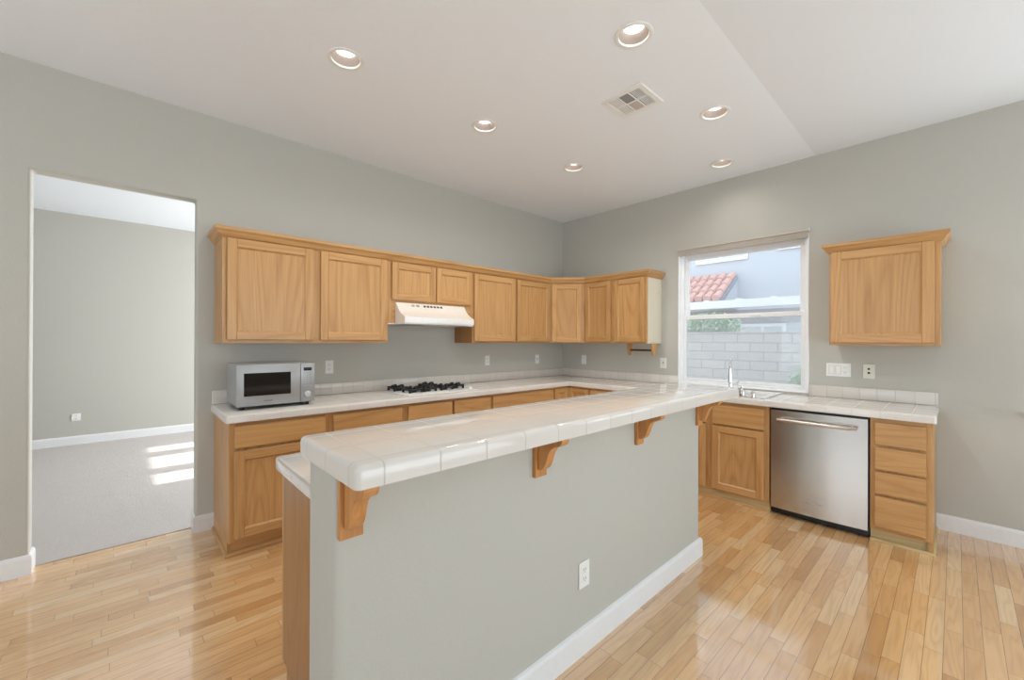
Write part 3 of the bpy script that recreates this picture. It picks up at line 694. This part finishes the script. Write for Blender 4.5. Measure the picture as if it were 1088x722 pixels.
to = bpy.data.objects.new('lettering', lm); COL.objects.link(to); to.parent = mw
to.location = Vector((-3.742, Y0-.0006, .972))-mw.location; to.rotation_euler = (PI/2, 0, 0); to.scale = (1.0, .8, 1)

# ------------------------------------------------------------------ paper towel holder
pt = thing('paper_towel_holder', 'oak paper towel holder with a dark rod under the wall cabinet left of the window', 'paper towel holder', (-.2, -1.33, 1.23))
for y in (-1.175, -1.475):
    m = MB(); m.prism([(-.245, 1.371), (-.135, 1.371), (-.150, 1.30), (-.165, 1.250), (-.180, 1.232), (-.200, 1.232), (-.215, 1.250), (-.230, 1.30)], 'y', y-.011, y+.011, .0015, 1); m.build('bracket', OAK_V, pt)
m = MB(); m.tube([(-.19, -1.186, 1.295), (-.19, -1.464, 1.295)], .011, 12); m.build('rod', WALNUT, pt)

# ------------------------------------------------------------------ outlets and switches
def plate(T, u, z, w, h, label, kind, cat='outlet', mat=PLASTIC, d0=.0005, gap=.046):
    nm = {'duplex': 'power_outlet', 'rocker': 'light_switch', 'toggle': 'light_switch', 'jack': 'phone_jack_plate', 'gang': 'switch_plate', 'wide': 'power_outlet'}[kind]
    root = thing(nm, label, cat, T(u, 0, z-h/2))
    m = MB(T); m.box(u-w/2, u+w/2, d0, d0+.0065, z-h/2, z+h/2, .0025, 2); m.build('cover_plate', mat, root)
    dd = d0+.0055
    def duplex(uu):
        for s in (-1, 1):
            m = MB(T); m.box(uu-.0165, uu+.0165, dd, dd+.003, z+s*.020-.014, z+s*.020+.014, .0012); r = m.build('receptacle', mat, root)
            m = MB(T)
            for q in (-.0065, .0065): m.box(uu+q-.0012, uu+q+.0012, dd+.0028, dd+.0034, z+s*.020-.001, z+s*.020+.008)
            m.box(uu-.002, uu+.002, dd+.0028, dd+.0034, z+s*.020-.010, z+s*.020-.006); m.build('slots', SLOT, r)
    def rocker(uu):
        m = MB(T); m.prism([(dd, z-.034), (dd+.006, z-.034), (dd+.002, z), (dd+.003, z+.034), (dd, z+.034)], 'x', uu-.0165, uu+.0165) if False else m.box(uu-.0165, uu+.0165, dd, dd+.004, z-.033, z+.033, .0015)
        r = m.build('rocker', mat, root)
        m = MB(T)
        for (a, b, c, e) in ((uu-.0185, uu-.017, z-.035, z+.035), (uu+.017, uu+.0185, z-.035, z+.035), (uu-.017, uu+.017, z+.0335, z+.035), (uu-.017, uu+.017, z-.035, z-.0335)): m.box(a, b, d0+.005, d0+.0068, c, e)
        m.build('rocker_gap', GREYM, root)
    def toggle(uu):
        m = MB(T); m.box(uu-.006, uu+.006, dd, dd+.0015, z-.013, z+.013); m.build('toggle_slot', SLOT, root)
        m = MB(T); m.box(uu-.0045, uu+.0045, dd, dd+.013, z-.010, z+.002, .001); m.build('toggle', mat, root)
    if kind in ('duplex', 'wide'): duplex(u)
    if kind == 'rocker': rocker(u)
    if kind == 'toggle': toggle(u)
    if kind == 'gang': rocker(u-gap); rocker(u); duplex(u+gap)
    if kind == 'jack':
        for s in (-1, 1):
            m = MB(T); m.box(u-.008, u+.008, dd, dd+.0022, z+s*.016+.004-.008, z+s*.016+.004+.007, .0008); m.build('jack', SLOT, root)
    return root
plate(TA, -3.161, 1.160, .070, .114, 'white duplex outlet on the range wall right of the microwave', 'duplex')
plate(TA, -1.363, 1.164, .070, .114, 'white duplex outlet on the range wall right of the hood', 'duplex')
plate(TA, -.517, 1.157, .070, .114, 'white toggle switch with a dark slot on the range wall near the corner', 'toggle', 'switch')
plate(TB, .374, 1.150, .074, .118, 'white rocker switch on the window wall close to the corner', 'rocker', 'switch')
plate(TB, 1.490, 1.150, .074, .118, 'white toggle switch between the paper towel holder and the window', 'toggle', 'switch')
plate(TB, 3.069, 1.158, .170, .114, 'white three-gang plate of switches and an outlet under the lone cabinet', 'gang', 'switch')
plate(TB, 3.268, 1.156, .076, .116, 'ivory plate with two dark jacks right of the three-gang switch plate', 'jack', 'jack', IVORY)
TK = lambda u, d, z: (u, KY0-d, z)
plate(TK, -2.955, .351, .074, .116, 'white duplex outlet on the bar half wall near the baseboard', 'duplex')
TF = lambda u, d, z: (u, 4.185-d, z)
plate(TF, -4.950, .365, .085, .095, 'white outlet low on the far wall of the carpeted room', 'wide')

# ------------------------------------------------------------------ ceiling fixtures
labs = ['recessed ceiling light nearest the doorway wall on the left', 'recessed ceiling light above the range hood side, left of the vent', 'small recessed ceiling light farthest toward the room corner',
        'large recessed ceiling light nearest the camera, above the air vent', 'recessed ceiling light just right of the air vent', 'recessed ceiling light closest to the window wall']
for (lx, ly), lab in zip(LIGHTS, labs):
    r = thing('recessed_light', lab, 'ceiling light', (lx, ly, H-.01), 'recessed ceiling lights')
    m = MB(); m.lathe([(.101, -.001), (.099, -.005), (.088, -.008), (.080, -.006), (.078, .004), (.0815, .004), (.0815, -.001)], (lx, ly, H), 40, close=True); m.build('trim_ring', PLASTIC, r, smooth=True)
    m = MB(); m.lathe([(.0785, .003), (.066, .030), (.054, .046), (.050, .060), (.060, .060), (.070, .034), (.080, .003)], (lx, ly, H), 40, close=True); m.build('baffle', CANIN, r, smooth=True)
    m = MB(); m.lathe([(.020, .036), (.042, .040), (.0535, .046), (.0535, .052)], (lx, ly, H), 32); m.build('bulb', BULB, r)
    ld = bpy.data.lights.new('can_lamp', 'SPOT'); ld.energy = 26 if lx < -1 else 7; ld.color = (1.0, .965, .915); ld.spot_size = math.radians(165); ld.spot_blend = 1.0; ld.shadow_soft_size = .05
    lo = bpy.data.objects.new('can_lamp', ld); COL.objects.link(lo); lo.location = (0, 0, .0); lo.parent = r; lo.location = (0, 0, -.014)
# air vent
vx0, vx1, vy0, vy1 = -2.075, -1.775, -2.385, -2.080
v = thing('air_vent', 'square white ceiling air vent with six louvred openings', 'air vent', (-1.925, -2.23, H-.012))
m = MB()
xs = [vx0, vx0+.038, vx0+.144, vx0+.156, vx1-.038, vx1]; yv = [vy0, vy0+.038, vy0+.108, vy0+.118, vy0+.188, vy0+.198, vy1-.038, vy1]
m.cells(xs, yv, lambda x, y: not any(xs[i] < x < xs[i+1] and yv[j] < y < yv[j+1] for i in (1, 3) for j in (1, 3, 5)), H-.010, H-.0005, lambda u, v_, w_: (u, v_, w_), .003, 1, edges=lambda c: c.z < H-.009)
m.build('frame', PLASTIC, v)
for ix, i in enumerate((1, 3)):
    for iy, j in enumerate((1, 3, 5)):
        m = MB(); m.box(xs[i], xs[i+1], yv[j], yv[j+1], *((H-.0068, H-.0008) if iy == 1 else (H-.0024, H-.0008))); m.build('damper', (SLOT if iy == 0 else (GREYM if (iy == 2 or ix == 0) else VENTB)), v)
        m = MB()
        a0, a1, b0, b1 = xs[i], xs[i+1], yv[j], yv[j+1]
        if iy == 2:      # louvres that show their white faces
            for k in range(5): y = b0+.004+k*(b1-b0-.008)/5; m.box(a0, a1, y, y+.009, H-.0075, H-.006)
        elif iy == 1:
            for k in range(9): x = a0+.003+k*(a1-a0-.006)/9; m.box(x, x+.0015, b0, b1, H-.0076, H-.0065)
        else:
            for k in range(6): y = b0+.003+k*(b1-b0-.006)/6; m.box(a0, a1, y, y+.004, H-.009, H-.003)
        m.build('louvres', PLASTIC if iy != 1 else (GREYM if ix == 0 else VENTB), v)

# ------------------------------------------------------------------ outside the sink window
m = MB(); m.box(0.16, 40, -25, 25, -.25, -.05); struct(m.build('ground', GRAVEL))
m = MB(); m.box(3.2, 3.35, -9, 9.0, -.06, 1.545, 0); m.box(3.19, 3.36, -9, 9, 1.545, 1.56); tag(m.build('block_wall', BLOCK), 'pale block garden wall outside the kitchen window', 'wall')
nh = thing('neighbour_house', 'grey stuccoed two-storey house with a red tile roof beyond the block wall', 'house', (7, -4, 0))
m = MB(); m.box(6.0, 13, -14, 1.25, -.05, 7.2); m.build('wall', STUCCO, nh)
def hwin(y0, y1, z0, z1, x=6.0, split=True):
    m = MB(); f = .07
    for (a, b, c, e) in ((y0, y0+f, z0, z1), (y1-f, y1, z0, z1), (y0+f, y1-f, z0, z0+f), (y0+f, y1-f, z1-f, z1)): m.box(x-.05, x-.002, a, b, c, e)
    if split: m.box(x-.05, x-.002, (y0+y1)/2-.03, (y0+y1)/2+.03, z0+f, z1-f)
    o = m.build('window', BEAM, nh); m = MB(); m.box(x-.025, x-.002, y0+f, y1-f, z0+f, z1-f); m.build('pane', SKYPANE, o)
hwin(-.495, .69, 3.30, 4.5); hwin(-2.5, -1.10, 3.40, 4.6)
hwin(-1.25, -.35, 1.30, 1.80); hwin(-.2, .7, 1.30, 1.80); hwin(-3.2, -1.75, 1.30, 1.80)
m = MB(); m.box(5.97, 5.998, -7, 1.2, 1.82, 2.13); m.build('shade_band', STUCCO_D, nh)  # flat dark slab standing in for the shade under the patio cover
# lean-to tile roof on the left
EX, EZ, TX, TZ, RY0, RY1 = 4.98, 2.30, 5.97, 2.96, -.28, 1.24
m = MB(); m.prism([(EX, EZ-.10), (TX, TZ-.10), (TX, TZ-.02), (EX, EZ-.02)], 'y', RY0, RY1); m.build('roof_deck', FASCIA, nh)
m = MB(); m.box(EX-.03, EX+.0, RY0, RY1, EZ-.17, EZ-.01); m.build('fascia', FASCIA, nh)
m = MB(); m.prism([(EX+.02, 2.16), (TX, 2.16), (TX, TZ-.12), (EX+.02, EZ-.12)], 'y', RY0+.0, RY0+.03); m.build('gable_cheek', STUCCO, nh)
m = MB(); sl = Vector((TX-EX, 0, TZ-EZ)); nst = 4
for i in range(8):
    yc = RY0+.1+i*.19
    for k in range(nst):
        a = Vector((EX-.05, yc, EZ+.0))+sl*(k/nst); b = Vector((EX-.05, yc, EZ+.0))+sl*((k+1.12)/nst)
        m.tube([a+Vector((0, 0, .035)), b], [.085, .070], 8)
m.build('roof_tiles', ROOF, nh)
m = MB(); m.box(4.45, 4.55, -9, 1.2, 2.08, 2.235); m.build('patio_beam', BEAM, nh)
m = MB()
for k in range(12): m.box(4.46, 5.9, -6.4+k*.62, -6.32+k*.62, 2.235, 2.262)
m.build('patio_rafters', BEAM, nh)
for y in (-5.5, -1.9+2.1): 
    m = MB(); m.box(4.45, 4.55, y, y+.1, -.05, 2.08); m.build('patio_post', BEAM, nh)
# shrubs
def shrub(name, label, c, r, n, stem0):
    rr = random.Random(n); root = thing(name, label, 'shrub', stem0)
    m = MB()
    for k in range(5):
        a = 2*PI*k/5; tip = (c[0]+.5*r[0]*math.cos(a), c[1]+.5*r[1]*math.sin(a), c[2])
        m.tube([stem0, ((stem0[0]+tip[0])/2, (stem0[1]+tip[1])/2, (stem0[2]+tip[2])/2+.05), tip], [.018, .012, .005], 6)
    m.build('stems', BARK, root)
    b = bmesh.new()
    for k in range(n):
        d = Vector((rr.gauss(0, 1), rr.gauss(0, 1), rr.gauss(0, 1))).normalized()*(.45+.55*rr.random())
        p = Vector((c[0]+d.x*r[0], c[1]+d.y*r[1], c[2]+d.z*r[2]))
        q_ = Matrix.Rotation(rr.random()*6.3, 3, 'Z') @ Matrix.Rotation(rr.uniform(-.9, .9), 3, 'X'); L_ = rr.uniform(.035, .06)
        vs = [b.verts.new(p+q_ @ Vector(t)) for t in ((0, -L_, 0), (L_*.45, 0, .008), (0, L_, 0), (-L_*.45, 0, .008))]
        b.faces.new(vs)
    m = MB(); m._merge(b); m.build('foliage', LEAF, root)
shrub('shrub', 'pale green shrub hanging over the top of the garden block wall', (3.66, -.55, 1.66), (.28, .60, .30), 1500, (3.66, -.55, -.05))
shrub('shrub', 'small green shrub at the foot of the block wall, low right in the window', (2.7, -2.35, .70), (.25, .32, .36), 700, (2.7, -2.35, -.05))
